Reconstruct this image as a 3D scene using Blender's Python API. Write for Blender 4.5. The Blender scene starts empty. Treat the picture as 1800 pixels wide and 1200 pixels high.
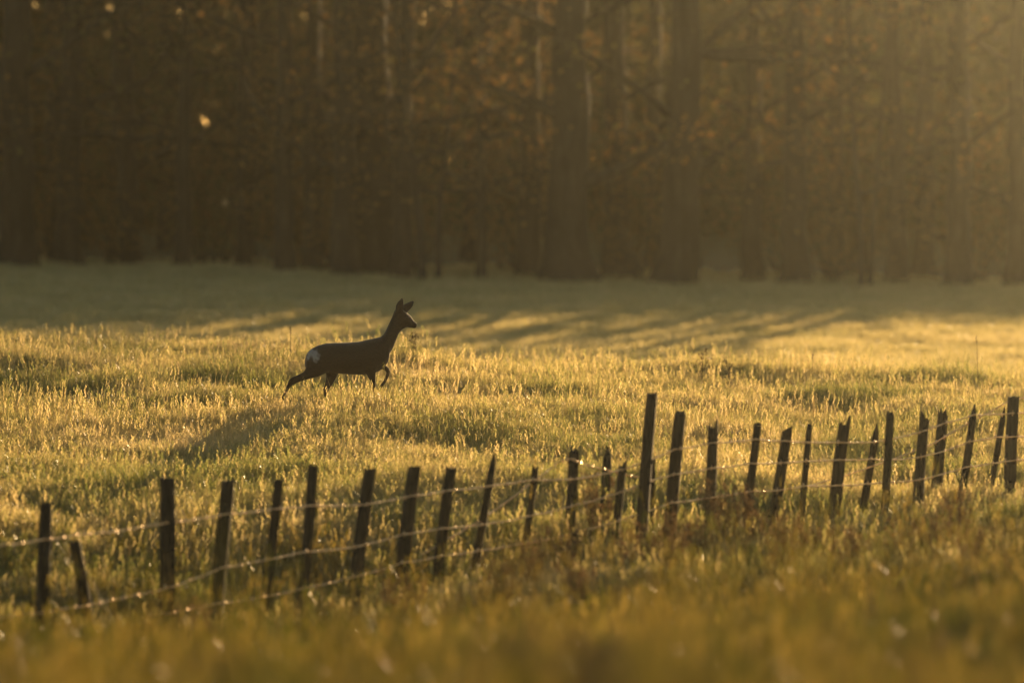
import bpy, math, random
import numpy as np
from mathutils import Vector, Matrix

scene = bpy.context.scene
COL = scene.collection
R = math.radians

# ------------------------------------------------------------------ camera
LENS = 227.0
PX = 36.0 / LENS / 1800.0            # radians per photograph pixel
HORIZON = 300.0                      # photograph row of the horizon
PITCH = math.atan((600 - HORIZON) * PX)
cd = bpy.data.cameras.new('camera')
cam = bpy.data.objects.new('camera', cd)
COL.objects.link(cam)
cd.lens = LENS
cd.sensor_width = 36.0
cd.clip_start = 0.5
cd.clip_end = 2000
cam.location = (0, 0, 0)
cam.rotation_euler = (math.pi / 2 - PITCH, 0, 0)
cd.dof.use_dof = True
cd.dof.focus_distance = 59.0
cd.dof.aperture_fstop = 1.7
scene.camera = cam

# ------------------------------------------------------------------ light
SUN_EL, SUN_AZ = R(8.3), R(13.5)     # azimuth clockwise from the view direction
world = bpy.data.worlds.new('World')
scene.world = world
world.use_nodes = True
wn, wl = world.node_tree.nodes, world.node_tree.links
wn.clear()
sky = wn.new('ShaderNodeTexSky')
sky.sky_type = 'NISHITA'
sky.sun_disc = False
sky.sun_elevation = SUN_EL
sky.sun_rotation = SUN_AZ
sky.air_density = 0.8
sky.dust_density = 1.0
sky.ozone_density = 0.6
bg = wn.new('ShaderNodeBackground')
bg.inputs['Strength'].default_value = 0.05
wo = wn.new('ShaderNodeOutputWorld')
warm = wn.new('ShaderNodeMix')           # the air of a misty dawn is warmer than the clear-sky model
warm.data_type = 'RGBA'
warm.blend_type = 'MULTIPLY'
warm.inputs['Factor'].default_value = 1.0
warm.inputs[7].default_value = (1.0, 0.88, 0.70, 1)
wl.new(sky.outputs[0], warm.inputs[6])
wl.new(warm.outputs[2], bg.inputs[0])
wl.new(bg.outputs[0], wo.inputs[0])

sd = bpy.data.lights.new('sun', 'SUN')
sd.energy = 5.0
sd.color = (1.0, 0.66, 0.32)
sd.angle = R(0.5)
sun = bpy.data.objects.new('sun', sd)
COL.objects.link(sun)
s_dir = Vector((math.sin(SUN_AZ) * math.cos(SUN_EL), math.cos(SUN_AZ) * math.cos(SUN_EL), math.sin(SUN_EL)))
sun.rotation_euler = (-s_dir).to_track_quat('-Z', 'Y').to_euler()

scene.view_settings.view_transform = 'Standard'
scene.view_settings.look = 'None'
scene.view_settings.gamma = 1.0
scene.view_settings.use_curve_mapping = False
scene.view_settings.exposure = 1.95
cy = scene.cycles
cy.use_denoising = True
try:
    cy.denoiser = 'OPENIMAGEDENOISE'
    cy.denoising_input_passes = 'RGB_ALBEDO_NORMAL'
except Exception:
    pass
cy.max_bounces = 8
cy.diffuse_bounces = 3
cy.glossy_bounces = 2
cy.transmission_bounces = 5
cy.transparent_max_bounces = 8
cy.volume_bounces = 1
cy.sample_clamp_indirect = 4.0
cy.use_adaptive_sampling = True
cy.adaptive_threshold = 0.01

HAZE_DENSITY = 0.00017
HAZE_G = 0.975

# ------------------------------------------------------------------ helpers
def tag(o, label=None, cat=None, group=None, kind=None):
    for k, v in (('label', label), ('category', cat), ('group', group), ('kind', kind)):
        if v:
            o[k] = v
    return o

def empty(name, loc=(0, 0, 0)):
    o = bpy.data.objects.new(name, None)
    o.location = loc
    o.empty_display_size = 0.2
    COL.objects.link(o)
    return o

class MB:
    """collects vertices and faces of one mesh"""
    def __init__(self):
        self.v, self.f = [], []
    def tube(self, pts, radii, n=8, cap=True):
        pts = [Vector(p) for p in pts]
        base = len(self.v)
        ref = Vector((0.31, 0.95, 0.05)).normalized()
        for i, p in enumerate(pts):
            t = (pts[min(i + 1, len(pts) - 1)] - pts[max(i - 1, 0)]).normalized()
            a = ref - t * ref.dot(t)
            if a.length < 1e-3:
                a = t.orthogonal()
            a.normalize()
            ref = a
            b = t.cross(a)
            r = radii[i]
            for k in range(n):
                w = 2 * math.pi * k / n
                self.v.append(p + a * (math.cos(w) * r) + b * (math.sin(w) * r))
        for i in range(len(pts) - 1):
            for k in range(n):
                q = base + i * n
                self.f.append((q + k, q + (k + 1) % n, q + n + (k + 1) % n, q + n + k))
        if cap:
            self.f.append(tuple(base + k for k in range(n))[::-1])
            self.f.append(tuple(base + (len(pts) - 1) * n + k for k in range(n)))
    def quad(self, c, u, w):
        b = len(self.v)
        self.v += [c - u, c + w, c + u, c - w]
        self.f.append((b, b + 1, b + 2, b + 3))
    def mesh(self, name, mat, smooth=True):
        m = bpy.data.meshes.new(name)
        m.from_pydata([tuple(p) for p in self.v], [], self.f)
        m.materials.append(mat)
        if smooth:
            m.polygons.foreach_set('use_smooth', [True] * len(m.polygons))
        m.update()
        return m
    def build(self, name, mat, parent=None, smooth=True):
        return link(name, self.mesh(name, mat, smooth), parent)

def link(name, mesh, parent=None, loc=(0, 0, 0)):
    o = bpy.data.objects.new(name, mesh)
    o.location = loc
    COL.objects.link(o)
    if parent:
        o.parent = parent
    return o

def at(px, py, d):
    """a point of the photograph at depth d (the camera looks along +Y, pitched down)"""
    cx, cz = (px - 900) * PX, (600 - py) * PX
    y = math.cos(PITCH) + cz * math.sin(PITCH)
    z = -math.sin(PITCH) + cz * math.cos(PITCH)
    return Vector((cx / y * d, d, z / y * d))

# ------------------------------------------------------------------ materials
def material(name):
    m = bpy.data.materials.new(name)
    m.use_nodes = True
    nt = m.node_tree
    nt.nodes.clear()
    out = nt.nodes.new('ShaderNodeOutputMaterial')
    return m, nt.nodes, nt.links, out

def ramp(nodes, stops):
    r = nodes.new('ShaderNodeValToRGB')
    e = r.color_ramp.elements
    while len(e) < len(stops):
        e.new(0.5)
    for el, (p, c) in zip(e, stops):
        el.position = p
        el.color = (*c, 1)
    return r

def leaf_material(name, stops, trans=0.5, gloss=0.08, rough=0.35, patch=0.0, pscale=0.55):
    """thin leaf: diffuse, translucent and a wet sheen, colour by leaf"""
    m, N, L, out = material(name)
    geo = N.new('ShaderNodeNewGeometry')
    oi = N.new('ShaderNodeObjectInfo')
    mix = N.new('ShaderNodeMath'); mix.operation = 'MULTIPLY_ADD'
    L.new(geo.outputs['Random Per Island'], mix.inputs[0])
    mix.inputs[1].default_value = 0.55
    mul = N.new('ShaderNodeMath'); mul.operation = 'MULTIPLY'
    L.new(oi.outputs['Random'], mul.inputs[0]); mul.inputs[1].default_value = 0.25
    L.new(mul.outputs[0], mix.inputs[2])
    tex = N.new('ShaderNodeTexNoise')
    tex.inputs['Scale'].default_value = pscale
    tex.inputs['Detail'].default_value = 3
    L.new(geo.outputs['Position'], tex.inputs['Vector'])
    add = N.new('ShaderNodeMath'); add.operation = 'MULTIPLY_ADD'
    L.new(tex.outputs['Fac'], add.inputs[0])
    add.inputs[1].default_value = patch
    off = N.new('ShaderNodeMath'); off.operation = 'ADD'
    L.new(mix.outputs[0], off.inputs[0]); off.inputs[1].default_value = 0.15 - 0.5 * patch
    L.new(off.outputs[0], add.inputs[2])
    r = ramp(N, stops)
    L.new(add.outputs[0], r.inputs[0])
    d = N.new('ShaderNodeBsdfDiffuse'); t = N.new('ShaderNodeBsdfTranslucent')
    g = N.new('ShaderNodeBsdfGlossy'); g.inputs['Roughness'].default_value = rough
    g.inputs['Color'].default_value = (0.9, 0.9, 0.9, 1)
    L.new(r.outputs[0], d.inputs[0]); L.new(r.outputs[0], t.inputs[0])
    a = N.new('ShaderNodeMixShader'); a.inputs[0].default_value = trans
    L.new(d.outputs[0], a.inputs[1]); L.new(t.outputs[0], a.inputs[2])
    b = N.new('ShaderNodeMixShader'); b.inputs[0].default_value = gloss
    L.new(a.outputs[0], b.inputs[1]); L.new(g.outputs[0], b.inputs[2])
    L.new(b.outputs[0], out.inputs[0])
    return m

def rough_material(name, stops, scale=(1, 1, 1), rough=0.85, bump=0.4, spec=0.3, detail=6):
    m, N, L, out = material(name)
    tc = N.new('ShaderNodeTexCoord')
    mp = N.new('ShaderNodeMapping'); mp.inputs['Scale'].default_value = scale
    L.new(tc.outputs['Object'], mp.inputs[0])
    n = N.new('ShaderNodeTexNoise'); n.inputs['Scale'].default_value = 1.0; n.inputs['Detail'].default_value = detail
    n.inputs['Roughness'].default_value = 0.62
    L.new(mp.outputs[0], n.inputs['Vector'])
    r = ramp(N, stops)
    L.new(n.outputs['Fac'], r.inputs[0])
    p = N.new('ShaderNodeBsdfPrincipled')
    p.inputs['Roughness'].default_value = rough
    p.inputs['Specular IOR Level'].default_value = spec
    L.new(r.outputs[0], p.inputs['Base Color'])
    b = N.new('ShaderNodeBump'); b.inputs['Strength'].default_value = bump; b.inputs['Distance'].default_value = 0.02
    L.new(n.outputs['Fac'], b.inputs['Height'])
    L.new(b.outputs[0], p.inputs['Normal'])
    L.new(p.outputs[0], out.inputs[0])
    return m

M_SOIL = rough_material('meadow soil', [(0.3, (0.035, 0.032, 0.012)), (0.6, (0.075, 0.068, 0.022)), (0.8, (0.11, 0.09, 0.035))], (2.5, 2.5, 2.5), 0.95, 0.6, 0.1)
M_GRASS = leaf_material('meadow grass', [(0.10, (0.09, 0.12, 0.022)), (0.36, (0.21, 0.21, 0.055)), (0.62, (0.42, 0.34, 0.13)), (0.9, (0.60, 0.47, 0.24))], 0.58, 0.06, 0.38, 1.2)
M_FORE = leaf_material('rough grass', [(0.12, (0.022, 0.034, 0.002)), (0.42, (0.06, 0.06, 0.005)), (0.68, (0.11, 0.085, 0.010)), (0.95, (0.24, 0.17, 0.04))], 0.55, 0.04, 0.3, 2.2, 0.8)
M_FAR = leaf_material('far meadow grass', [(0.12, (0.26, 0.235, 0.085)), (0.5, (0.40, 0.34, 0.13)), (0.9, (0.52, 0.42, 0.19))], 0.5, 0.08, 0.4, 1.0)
M_WEED = leaf_material('dry weed', [(0.1, (0.075, 0.045, 0.018)), (0.5, (0.13, 0.075, 0.028)), (0.9, (0.21, 0.13, 0.05))], 0.35, 0.04, 0.5, 0.1)
M_STALK = leaf_material('weed stalk', [(0.1, (0.06, 0.045, 0.02)), (0.9, (0.16, 0.11, 0.05))], 0.2, 0.04, 0.5, 0.1)
M_POST = rough_material('weathered post wood', [(0.3, (0.018, 0.014, 0.010)), (0.55, (0.042, 0.033, 0.025)), (0.75, (0.085, 0.07, 0.055))], (38, 38, 3.0), 0.9, 0.8, 0.2)
M_WIRE = rough_material('rusted wire', [(0.3, (0.80, 0.50, 0.26)), (0.7, (0.95, 0.70, 0.42))], (30, 30, 30), 0.42, 0.2, 0.6)
M_WIRE.node_tree.nodes['Principled BSDF'].inputs['Metallic'].default_value = 0.95
M_BARK = rough_material('bark', [(0.3, (0.014, 0.011, 0.008)), (0.55, (0.03, 0.024, 0.018)), (0.78, (0.055, 0.046, 0.036))], (9, 9, 1.6), 0.92, 0.8, 0.15)
M_LEAF = [
    leaf_material('olive leaves', [(0.1, (0.035, 0.04, 0.012)), (0.5, (0.065, 0.06, 0.02)), (0.9, (0.10, 0.08, 0.027))], 0.4, 0.01, 0.5, 0.25),
    leaf_material('brown leaves', [(0.1, (0.06, 0.04, 0.014)), (0.5, (0.12, 0.072, 0.022)), (0.9, (0.16, 0.09, 0.028))], 0.34, 0.01, 0.5, 0.25),
    leaf_material('orange leaves', [(0.1, (0.07, 0.04, 0.012)), (0.5, (0.11, 0.06, 0.018)), (0.9, (0.15, 0.085, 0.026))], 0.36, 0.01, 0.5, 0.25),
]

# ------------------------------------------------------------------ terrain
CTRL = []          # (x, depth, ground height)
def ctl(px, py, d, grass=0.27):
    p = at(px, py, d)
    CTRL.append((p.x, d, p.z - grass))
# the foot of the fence
for px, py, d in ((-250, 1065, 42.0), (80, 1062, 43.7), (300, 1064, 44.7), (550, 1060, 45.8), (706, 1020, 46.6), (838, 982, 47.3), (1000, 930, 48.2), (1130, 918, 48.9),
                  (1300, 898, 49.9), (1450, 888, 50.8), (1600, 872, 51.7), (1743, 842, 52.6), (2050, 800, 54.5)):
    ctl(px, py, d, 0.30 if px < 900 else 0.24)
# the rise to the crest
for px, py, d in ((-150, 870, 50), (100, 895, 50), (100, 785, 55), (100, 690, 60), (100, 610, 68), (-200, 600, 68), (-150, 690, 60),
                  (600, 850, 52), (600, 765, 56), (600, 692, 60), (600, 625, 68), (900, 850, 52.5), (900, 770, 56.5), (900, 702, 61), (900, 640, 68.5),
                  (1200, 780, 56), (1200, 720, 60.5), (1200, 650, 68.5), (1500, 795, 56), (1500, 730, 60.5), (1500, 660, 68.5), (1800, 740, 60.5), (1800, 676, 68.5), (2050, 690, 68.5)):
    ctl(px, py, d, 0.15)
# rough ground before the fence
for px, py, d in ((100, 1122, 40), (100, 1140, 34), (100, 1175, 27), (700, 1100, 40), (700, 1140, 34), (700, 1165, 27),
                  (1300, 985, 44), (1300, 1065, 38), (1300, 1140, 31), (1700, 950, 46), (1700, 1040, 39), (1700, 1125, 32)):
    ctl(px, py, d, 0.22)
for x in (-3, 0, 3):
    CTRL.append((x, 20, -1.97)); CTRL.append((x, 15, -1.58)); CTRL.append((x, 10, -1.16)); CTRL.append((x, 5, -1.0)); CTRL.append((x, 0, -0.98)); CTRL.append((x * 3, -15, -0.98))
# the dip and the far field, up to the wood
for i, x in enumerate((-9, 0, 9)):
    CTRL.append((x, 76, (-2.33, -2.46, -2.62)[i])); CTRL.append((x, 84, (-2.45, -2.55, -2.72)[i]))
    CTRL.append((x, 96, (-2.21, -2.36, -2.52)[i])); CTRL.append((x, 106, (-1.97, -2.13, -2.32)[i]))
    CTRL.append((x, 115, (-1.74, -1.93, -2.13)[i])); CTRL.append((x * 1.6, 130, (-1.45, -1.65, -1.85)[i])); CTRL.append((x * 2, 170, -1.2))
CT = np.array(CTRL)
SX = 1.6
def tps(x, y):
    def U(dx, dy):
        r2 = (dx * SX) ** 2 + dy ** 2
        return 0.5 * r2 * np.log(r2 + 1e-6)
    if not hasattr(tps, 'w'):
        n = len(CT)
        K = U(CT[:, 0][:, None] - CT[:, 0][None], CT[:, 1][:, None] - CT[:, 1][None]) + np.eye(n) * 2.0
        P = np.c_[np.ones(n), CT[:, 0] * SX, CT[:, 1]]
        A = np.block([[K, P], [P.T, np.zeros((3, 3))]])
        tps.w = np.linalg.solve(A, np.r_[CT[:, 2], 0, 0, 0])
    out = np.empty(x.shape)
    for i in range(0, x.size, 20000):
        xs, ys = x.flat[i:i + 20000], y.flat[i:i + 20000]
        k = U(xs[:, None] - CT[None, :, 0], ys[:, None] - CT[None, :, 1])
        out.flat[i:i + 20000] = k @ tps.w[:len(CT)] + tps.w[-3] + tps.w[-2] * xs * SX + tps.w[-1] * ys
    return out

rng = np.random.default_rng(7)
GX0, GX1, GY0, GY1, GS = -16.0, 16.0, 6.0, 124.0, 0.125
gx = np.arange(GX0, GX1 + GS / 2, GS)
gy = np.arange(GY0, GY1 + GS / 2, GS)
cxs = np.arange(GX0, GX1 + 0.6, 1.0); cys = np.arange(GY0, GY1 + 0.6, 1.0)
CX, CY = np.meshgrid(cxs, cys)
CZ = tps(CX, CY)
def bil(A, x0, y0, s, x, y):
    fx = np.clip((x - x0) / s, 0, A.shape[1] - 1.001); fy = np.clip((y - y0) / s, 0, A.shape[0] - 1.001)
    i, j = fx.astype(int), fy.astype(int)
    u, v = fx - i, fy - j
    return A[j, i] * (1 - u) * (1 - v) + A[j, i + 1] * u * (1 - v) + A[j + 1, i] * (1 - u) * v + A[j + 1, i + 1] * u * v
FXX, FYY = np.meshgrid(gx, gy)
FZ = bil(CZ, GX0, GY0, 1.0, FXX, FYY)
# smooth the coarse lattice's facets
for _ in range(12):
    FZ[1:-1, 1:-1] = 0.5 * FZ[1:-1, 1:-1] + 0.125 * (FZ[:-2, 1:-1] + FZ[2:, 1:-1] + FZ[1:-1, :-2] + FZ[1:-1, 2:])
# hummocks
def noise_grid(seed, cell):
    r = np.random.default_rng(seed)
    nx, ny = int((GX1 - GX0) / cell) + 3, int((GY1 - GY0) / cell) + 3
    A = r.standard_normal((ny, nx))
    fx, fy = (FXX - GX0) / cell, (FYY - GY0) / cell
    i, j = fx.astype(int), fy.astype(int)
    u, v = fx - i, fy - j
    u, v = u * u * (3 - 2 * u), v * v * (3 - 2 * v)
    return A[j, i] * (1 - u) * (1 - v) + A[j, i + 1] * u * (1 - v) + A[j + 1, i] * (1 - u) * v + A[j + 1, i + 1] * u * v
HUM = noise_grid(1, 0.45) * 0.032 + noise_grid(2, 1.2) * 0.062 + noise_grid(3, 3.1) * 0.045
FZ = FZ + HUM * np.clip(1 - (FYY - 70) / 8, 0.3, 1.0)
TALL = noise_grid(11, 0.45) * 0.6 + noise_grid(12, 1.1) * 0.8        # where the grass stands taller
HUE = noise_grid(13, 0.9)
def ground_z(x, y):
    x, y = np.asarray(x, float), np.asarray(y, float)
    inside = (x > GX0) & (x < GX1) & (y > GY0) & (y < GY1)
    z = bil(FZ, GX0, GY0, GS, x, y)
    if not inside.all():
        xc, yc = np.clip(x, -40, 40), np.clip(y, -15, 175)
        zz = tps(np.atleast_1d(xc).astype(float), np.atleast_1d(yc).astype(float)).reshape(np.shape(x))
        z = np.where(inside, z, zz)
    return z
def gz(x, y):
    return float(ground_z(np.array([x]), np.array([y]))[0])

xs = np.r_[np.array([-160, -120, -80, -60, -45, -34, -26, -20]), np.arange(-15.75, 15.8, 0.25), np.array([20, 26, 34, 45, 60, 80, 120, 160])]
ys = np.r_[np.array([-25, -10, -3, 2]), np.arange(6.25, 123.8, 0.25), np.array([127, 132, 138, 146, 156, 170, 190, 220, 260])]
TX, TY = np.meshgrid(xs, ys)
TZ = ground_z(TX, TY)
nx, ny = len(xs), len(ys)
gm = bpy.data.meshes.new('meadow_ground')
idx = np.arange(nx * ny).reshape(ny, nx)
quads = np.stack([idx[:-1, :-1], idx[:-1, 1:], idx[1:, 1:], idx[1:, :-1]], -1).reshape(-1, 4)
gm.vertices.add(nx * ny)
gm.vertices.foreach_set('co', np.stack([TX, TY, TZ], -1).astype(np.float32).ravel())
gm.loops.add(quads.size)
gm.loops.foreach_set('vertex_index', quads.ravel().astype(np.int32))
gm.polygons.add(len(quads))
gm.polygons.foreach_set('loop_start', np.arange(0, quads.size, 4, dtype=np.int32))
gm.polygons.foreach_set('use_smooth', np.ones(len(quads), bool))
gm.update(calc_edges=True)
gm.materials.append(M_SOIL)
tag(link('ground', gm), 'rising meadow ground under the grass', None, None, 'structure')

# ------------------------------------------------------------------ haze
hz, HN, HL, hout = material('morning haze')
pv = HN.new('ShaderNodeVolumePrincipled')
pv.inputs['Color'].default_value = (0.88, 0.92, 0.78, 1)
pv.inputs['Density'].default_value = HAZE_DENSITY
pv.inputs['Anisotropy'].default_value = HAZE_G
HL.new(pv.outputs[0], hout.inputs['Volume'])
zlo, zhi = float(TZ.min()) - 1.0, 16.5
hb = MB()
hb.v = [Vector((x, y, z)) for z in (zlo, zhi) for y in (-30, 270) for x in (-170, 170)]
hb.f = [(0, 2, 3, 1), (4, 5, 7, 6), (0, 1, 5, 4), (2, 6, 7, 3), (0, 4, 6, 2), (1, 3, 7, 5)]
tag(hb.build('haze', hz, None, False), 'golden morning haze over the meadow', None, None, 'stuff')

# ------------------------------------------------------------------ trees
def branch_path(rnd, p, d, length, n, wob, lift):
    pts = [p.copy()]
    d = d.normalized()
    for _ in range(n):
        d = (d + Vector((rnd.uniform(-wob, wob), rnd.uniform(-wob, wob), rnd.uniform(-wob, wob) + lift))).normalized()
        p = p + d * (length / n)
        pts.append(p.copy())
    return pts

class TreeKind:
    """trunk, limb and crown meshes of one tree, reusable"""
    def __init__(self, seed, r, h, lean=0.0, bend=0.0, n_limbs=7, low=1.6, leaves=1500, leaf=0, spread=2.6, crown_low=2.2, flare=1.5):
        rnd = random.Random(seed)
        pts, rad = [], []
        n = 16
        for i in range(n + 1):
            t = i / n
            pts.append(Vector((lean * h * t + bend * math.sin(t * 6.0) + rnd.uniform(-1, 1) * r * 0.18 * (i > 0), rnd.uniform(-1, 1) * r * 0.2, -0.25 + (h + 0.25) * t ** 1.35)))
            z = pts[-1].z
            rad.append(r * (1 - 0.78 * t ** 1.35) * (1 + (flare - 1) * math.exp(-max(z, 0) / 0.35)) * (1 + rnd.uniform(-0.05, 0.05)))
        tm = MB()
        tm.tube(pts, rad, 12)
        self.trunk = tm.mesh('trunk', M_BARK)
        self.limbs = []
        tips = []
        for k in range(n_limbs):
            z = low + (h * 0.92 - low) * (k / max(n_limbs - 1, 1)) ** 1.15 + rnd.uniform(-0.25, 0.25)
            i = max(0, min(n - 1, next((q for q in range(n) if pts[q + 1].z > z), n - 1)))
            f = (z - pts[i].z) / max(pts[i + 1].z - pts[i].z, 1e-3)
            p = pts[i].lerp(pts[i + 1], max(0, min(1, f)))
            rr = rad[i] * rnd.uniform(0.28, 0.45)
            a = rnd.choice((0, math.pi)) + rnd.uniform(-0.9, 0.9)
            d = Vector((math.cos(a), math.sin(a), rnd.uniform(0.1, 0.75)))
            L = spread * rnd.uniform(0.7, 1.25) * (1 - 0.4 * z / h)
            lp = branch_path(rnd, p, d, L, 7, 0.16, 0.03)
            lm = MB()
            lm.tube(lp, [rr * (1 - 0.85 * q / 7) + 0.008 for q in range(8)], 7)
            for _ in range(7):
                j = rnd.randint(2, 7)
                dd = Vector((rnd.uniform(-1, 1), rnd.uniform(-1, 1), rnd.uniform(-0.5, 0.8)))
                sp = branch_path(rnd, lp[j], dd, rnd.uniform(0.5, 1.3), 4, 0.25, -0.02)
                lm.tube(sp, [0.02, 0.016, 0.012, 0.009, 0.005], 4)
                tips += [sp[2], sp[4]]
            tips.append(lp[-1])
            self.limbs.append(lm.mesh('limb', M_BARK))
        cm = MB()
        per = max(4, leaves // max(len(tips), 1))
        for tpt in tips:
            if tpt.z < crown_low and rnd.random() < 0.55:
                continue
            for _ in range(per):
                c = tpt + Vector((rnd.gauss(0, 0.34), rnd.gauss(0, 0.34), rnd.gauss(0, 0.26)))
                u = Vector((rnd.gauss(0, 1), rnd.gauss(0, 1), rnd.gauss(0, 1))).normalized()
                w = u.orthogonal().normalized()
                w = (w * math.cos(rnd.random() * 6.28) + u.cross(w) * math.sin(rnd.random() * 6.28))
                s = rnd.uniform(0.035, 0.065)
                cm.quad(c, u * s, w * s * 0.6)
        self.crown = cm.mesh('crown', M_LEAF[leaf], False)
    def place(self, name, x, y, label, cat, group, rz=0.0, s=1.0):
        t = empty(name, (x, y, gz(x, y)))
        t.rotation_euler = (0, 0, rz)
        t.scale = (s, s, s)
        tag(t, label, cat, group)
        link('trunk', self.trunk, t)
        for lm in self.limbs:
            link('limb', lm, t)
        link('crown', self.crown, t)
        return t

# long boughs that show against the paler gaps
BOUGHS = {704: (113.0, [[(704, 175), (733, 125), (765, 70), (800, 20), (830, -40)], [(704, 236), (771, 212), (820, 204), (875, 196), (925, 186)], [(704, 302), (758, 271), (800, 258), (833, 246), (900, 236)]]),
          1186: (113.5, [[(1212, 92), (1290, 106), (1378, 104), (1444, 120), (1502, 140), (1560, 150)], [(1212, 98), (1320, 92), (1400, 84), (1444, 100), (1530, 112), (1622, 129), (1660, 150)]]),
          1086: (116.0, [[(1084, 95), (1050, 128), (1015, 155), (975, 200)]]), 606: (113.5, [[(604, 205), (575, 205), (545, 185), (530, 160)]]), 318: (115.5, [[(322, 240), (250, 245), (160, 236), (60, 238)]])}
def add_boughs(tree, px):
    d, paths = BOUGHS[px]
    for path in paths:
        P = [at(a, b, d - 0.1 * i) - tree.location for i, (a, b) in enumerate(path)]
        mb = MB()
        q = [P[0]]
        rb = random.Random(px)
        for a, b in zip(P[:-1], P[1:]):
            for t in (0.33, 0.67, 1.0):
                q.append(a.lerp(b, t) + Vector((rb.uniform(-.03, .03), rb.uniform(-.03, .03), rb.uniform(-.04, .04))))
        n = len(q)
        mb.tube(q, [0.085 * (1 - 0.75 * i / n) for i in range(n)], 7)
        for _ in range(8):
            j = rb.randrange(2, n)
            mb.tube(branch_path(rb, q[j], Vector((rb.uniform(-1, 1), rb.uniform(-1, 1), rb.uniform(-.6, .8))), rb.uniform(0.5, 1.2), 4, 0.25, -0.02), [0.022, 0.017, 0.013, 0.009, 0.005], 4)
        mb.build('limb', M_BARK, tree)


FRONT = [  # photograph column, trunk width in pixels, depth, lean, leaf kind, label
    (28, 66, 114.5, 0.0, 0, 'dark tree at the outer end of the wood, farthest from the sunlit side'),
    (118, 46, 116, 0.02, 0, 'second dark tree in from the shaded end of the wood'),
    (232, 40, 117, -0.03, 1, 'shaded tree above the three leftmost fence posts, in the dark of the wood'),
    (318, 30, 115.5, 0.02, 2, 'slim shaded tree with rusty leaves over the wide fence post'),
    (428, 28, 116.5, 0.0, 1, 'slim trunk in the gap to the left of the paired trunks'),
    (500, 36, 114, 0.0, 1, 'first of two close trunks standing above the deer rump'),
    (546, 36, 115, 0.01, 0, 'second of two close trunks standing above the deer back'),
    (606, 46, 113.5, 0.0, 1, 'upright trunk just left of the broad dark trunk behind the deer'),
    (655, 76, 114.5, 0.0, 0, 'broad dark trunk directly behind the deer shoulder'),
    (704, 36, 113, 0.015, 1, 'trunk behind the deer ears with boughs reaching toward the lit side'),
    (930, 44, 115, 0.0, 0, 'straight trunk beside the thickest flared trunk, on its shaded side'),
    (1000, 82, 113, 0.0, 1, 'thickest trunk of the wood with a flared foot'),
    (1086, 50, 116, -0.01, 0, 'mid-sized trunk between the flared trunk and the leaning one'),
    (1186, 76, 113.5, 0.035, 0, 'thick trunk leaning slightly, above the tallest fence posts'),
    (1322, 40, 115.5, 0.0, 2, 'hazy trunk with orange leaves under a long level bough'),
    (1396, 52, 114, 0.0, 1, 'wide hazy trunk holding up the long level bough'),
    (1466, 34, 117, 0.01, 0, 'hazy slender trunk beside the bright gap in the lit part of the wood'),
    (1578, 40, 116, -0.015, 1, 'hazy trunk on the sunward side of the bright gap'),
    (1682, 50, 114.5, 0.01, 0, 'second to last trunk toward the sun, paled by haze'),
    (1786, 44, 115.5, 0.0, 1, 'last trunk toward the sun, almost lost in golden haze'),
]
LAND = ['the outermost dark tree', 'the second dark tree', 'the shaded tree over the leftmost posts', 'the slim rusty-leaved tree', 'the slim trunk left of the pair', 'the first paired trunk',
        'the second paired trunk', 'the upright trunk by the broad one', 'the broad trunk behind the deer', 'the trunk with boughs behind the deer ears', 'the straight trunk by the flared one',
        'the thick flared trunk', 'the mid-sized trunk past the flared one', 'the thick leaning trunk', 'the hazy orange-leaved tree', 'the wide hazy trunk', 'the slender hazy trunk',
        'the trunk sunward of the bright gap', 'the second to last trunk', 'the last hazy trunk']
FRONT_GROUP = 'trees along the edge of the wood'
for i, (px, w, d, lean, leaf, label) in enumerate(FRONT):
    p = at(px, 490, d)
    r = w * PX * d / 2
    h = 13.0 if px < 1250 else 8.2
    k = TreeKind(100 + i, r, h, lean, 0, 8, 1.7 if i % 3 else 2.4, 1300 if px < 1250 else 260, leaf, 2.7 if px < 1250 else 2.0, 2.0, 1.35 if px != 1000 else 1.6)
    tr = k.place('broadleaf_tree', p.x, d, label, 'tree', FRONT_GROUP)
    if px in BOUGHS:
        add_boughs(tr, px)

THIN = [
    (738, 17, 112.5, -0.06, 0.12, 'thin curved sapling just past the deer muzzle'),
    (776, 13, 112.8, 0.03, -0.10, 'thin bent sapling next to the curved one, away from the deer'),
    (844, 20, 113.5, 0.0, 0.03, 'lone straight thin trunk in the open gap beyond the deer muzzle'),
    (1512, 15, 112.6, -0.03, 0.06, 'thin dark sapling standing in the bright gap of the wood'),
    (1528, 12, 113, 0.05, -0.04, 'thinnest sapling in the bright gap, leaning to the sun'),
]
for i, (px, w, d, lean, bend, label) in enumerate(THIN):
    p = at(px, 490, d)
    k = TreeKind(300 + i, w * PX * d / 2, 6.5, lean, bend, 5, 1.5, 500, 1 + i % 2, 1.6, 1.5, 1.2)
    k.place('sapling', p.x, d, label, 'sapling', 'thin saplings at the edge of the wood')

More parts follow.
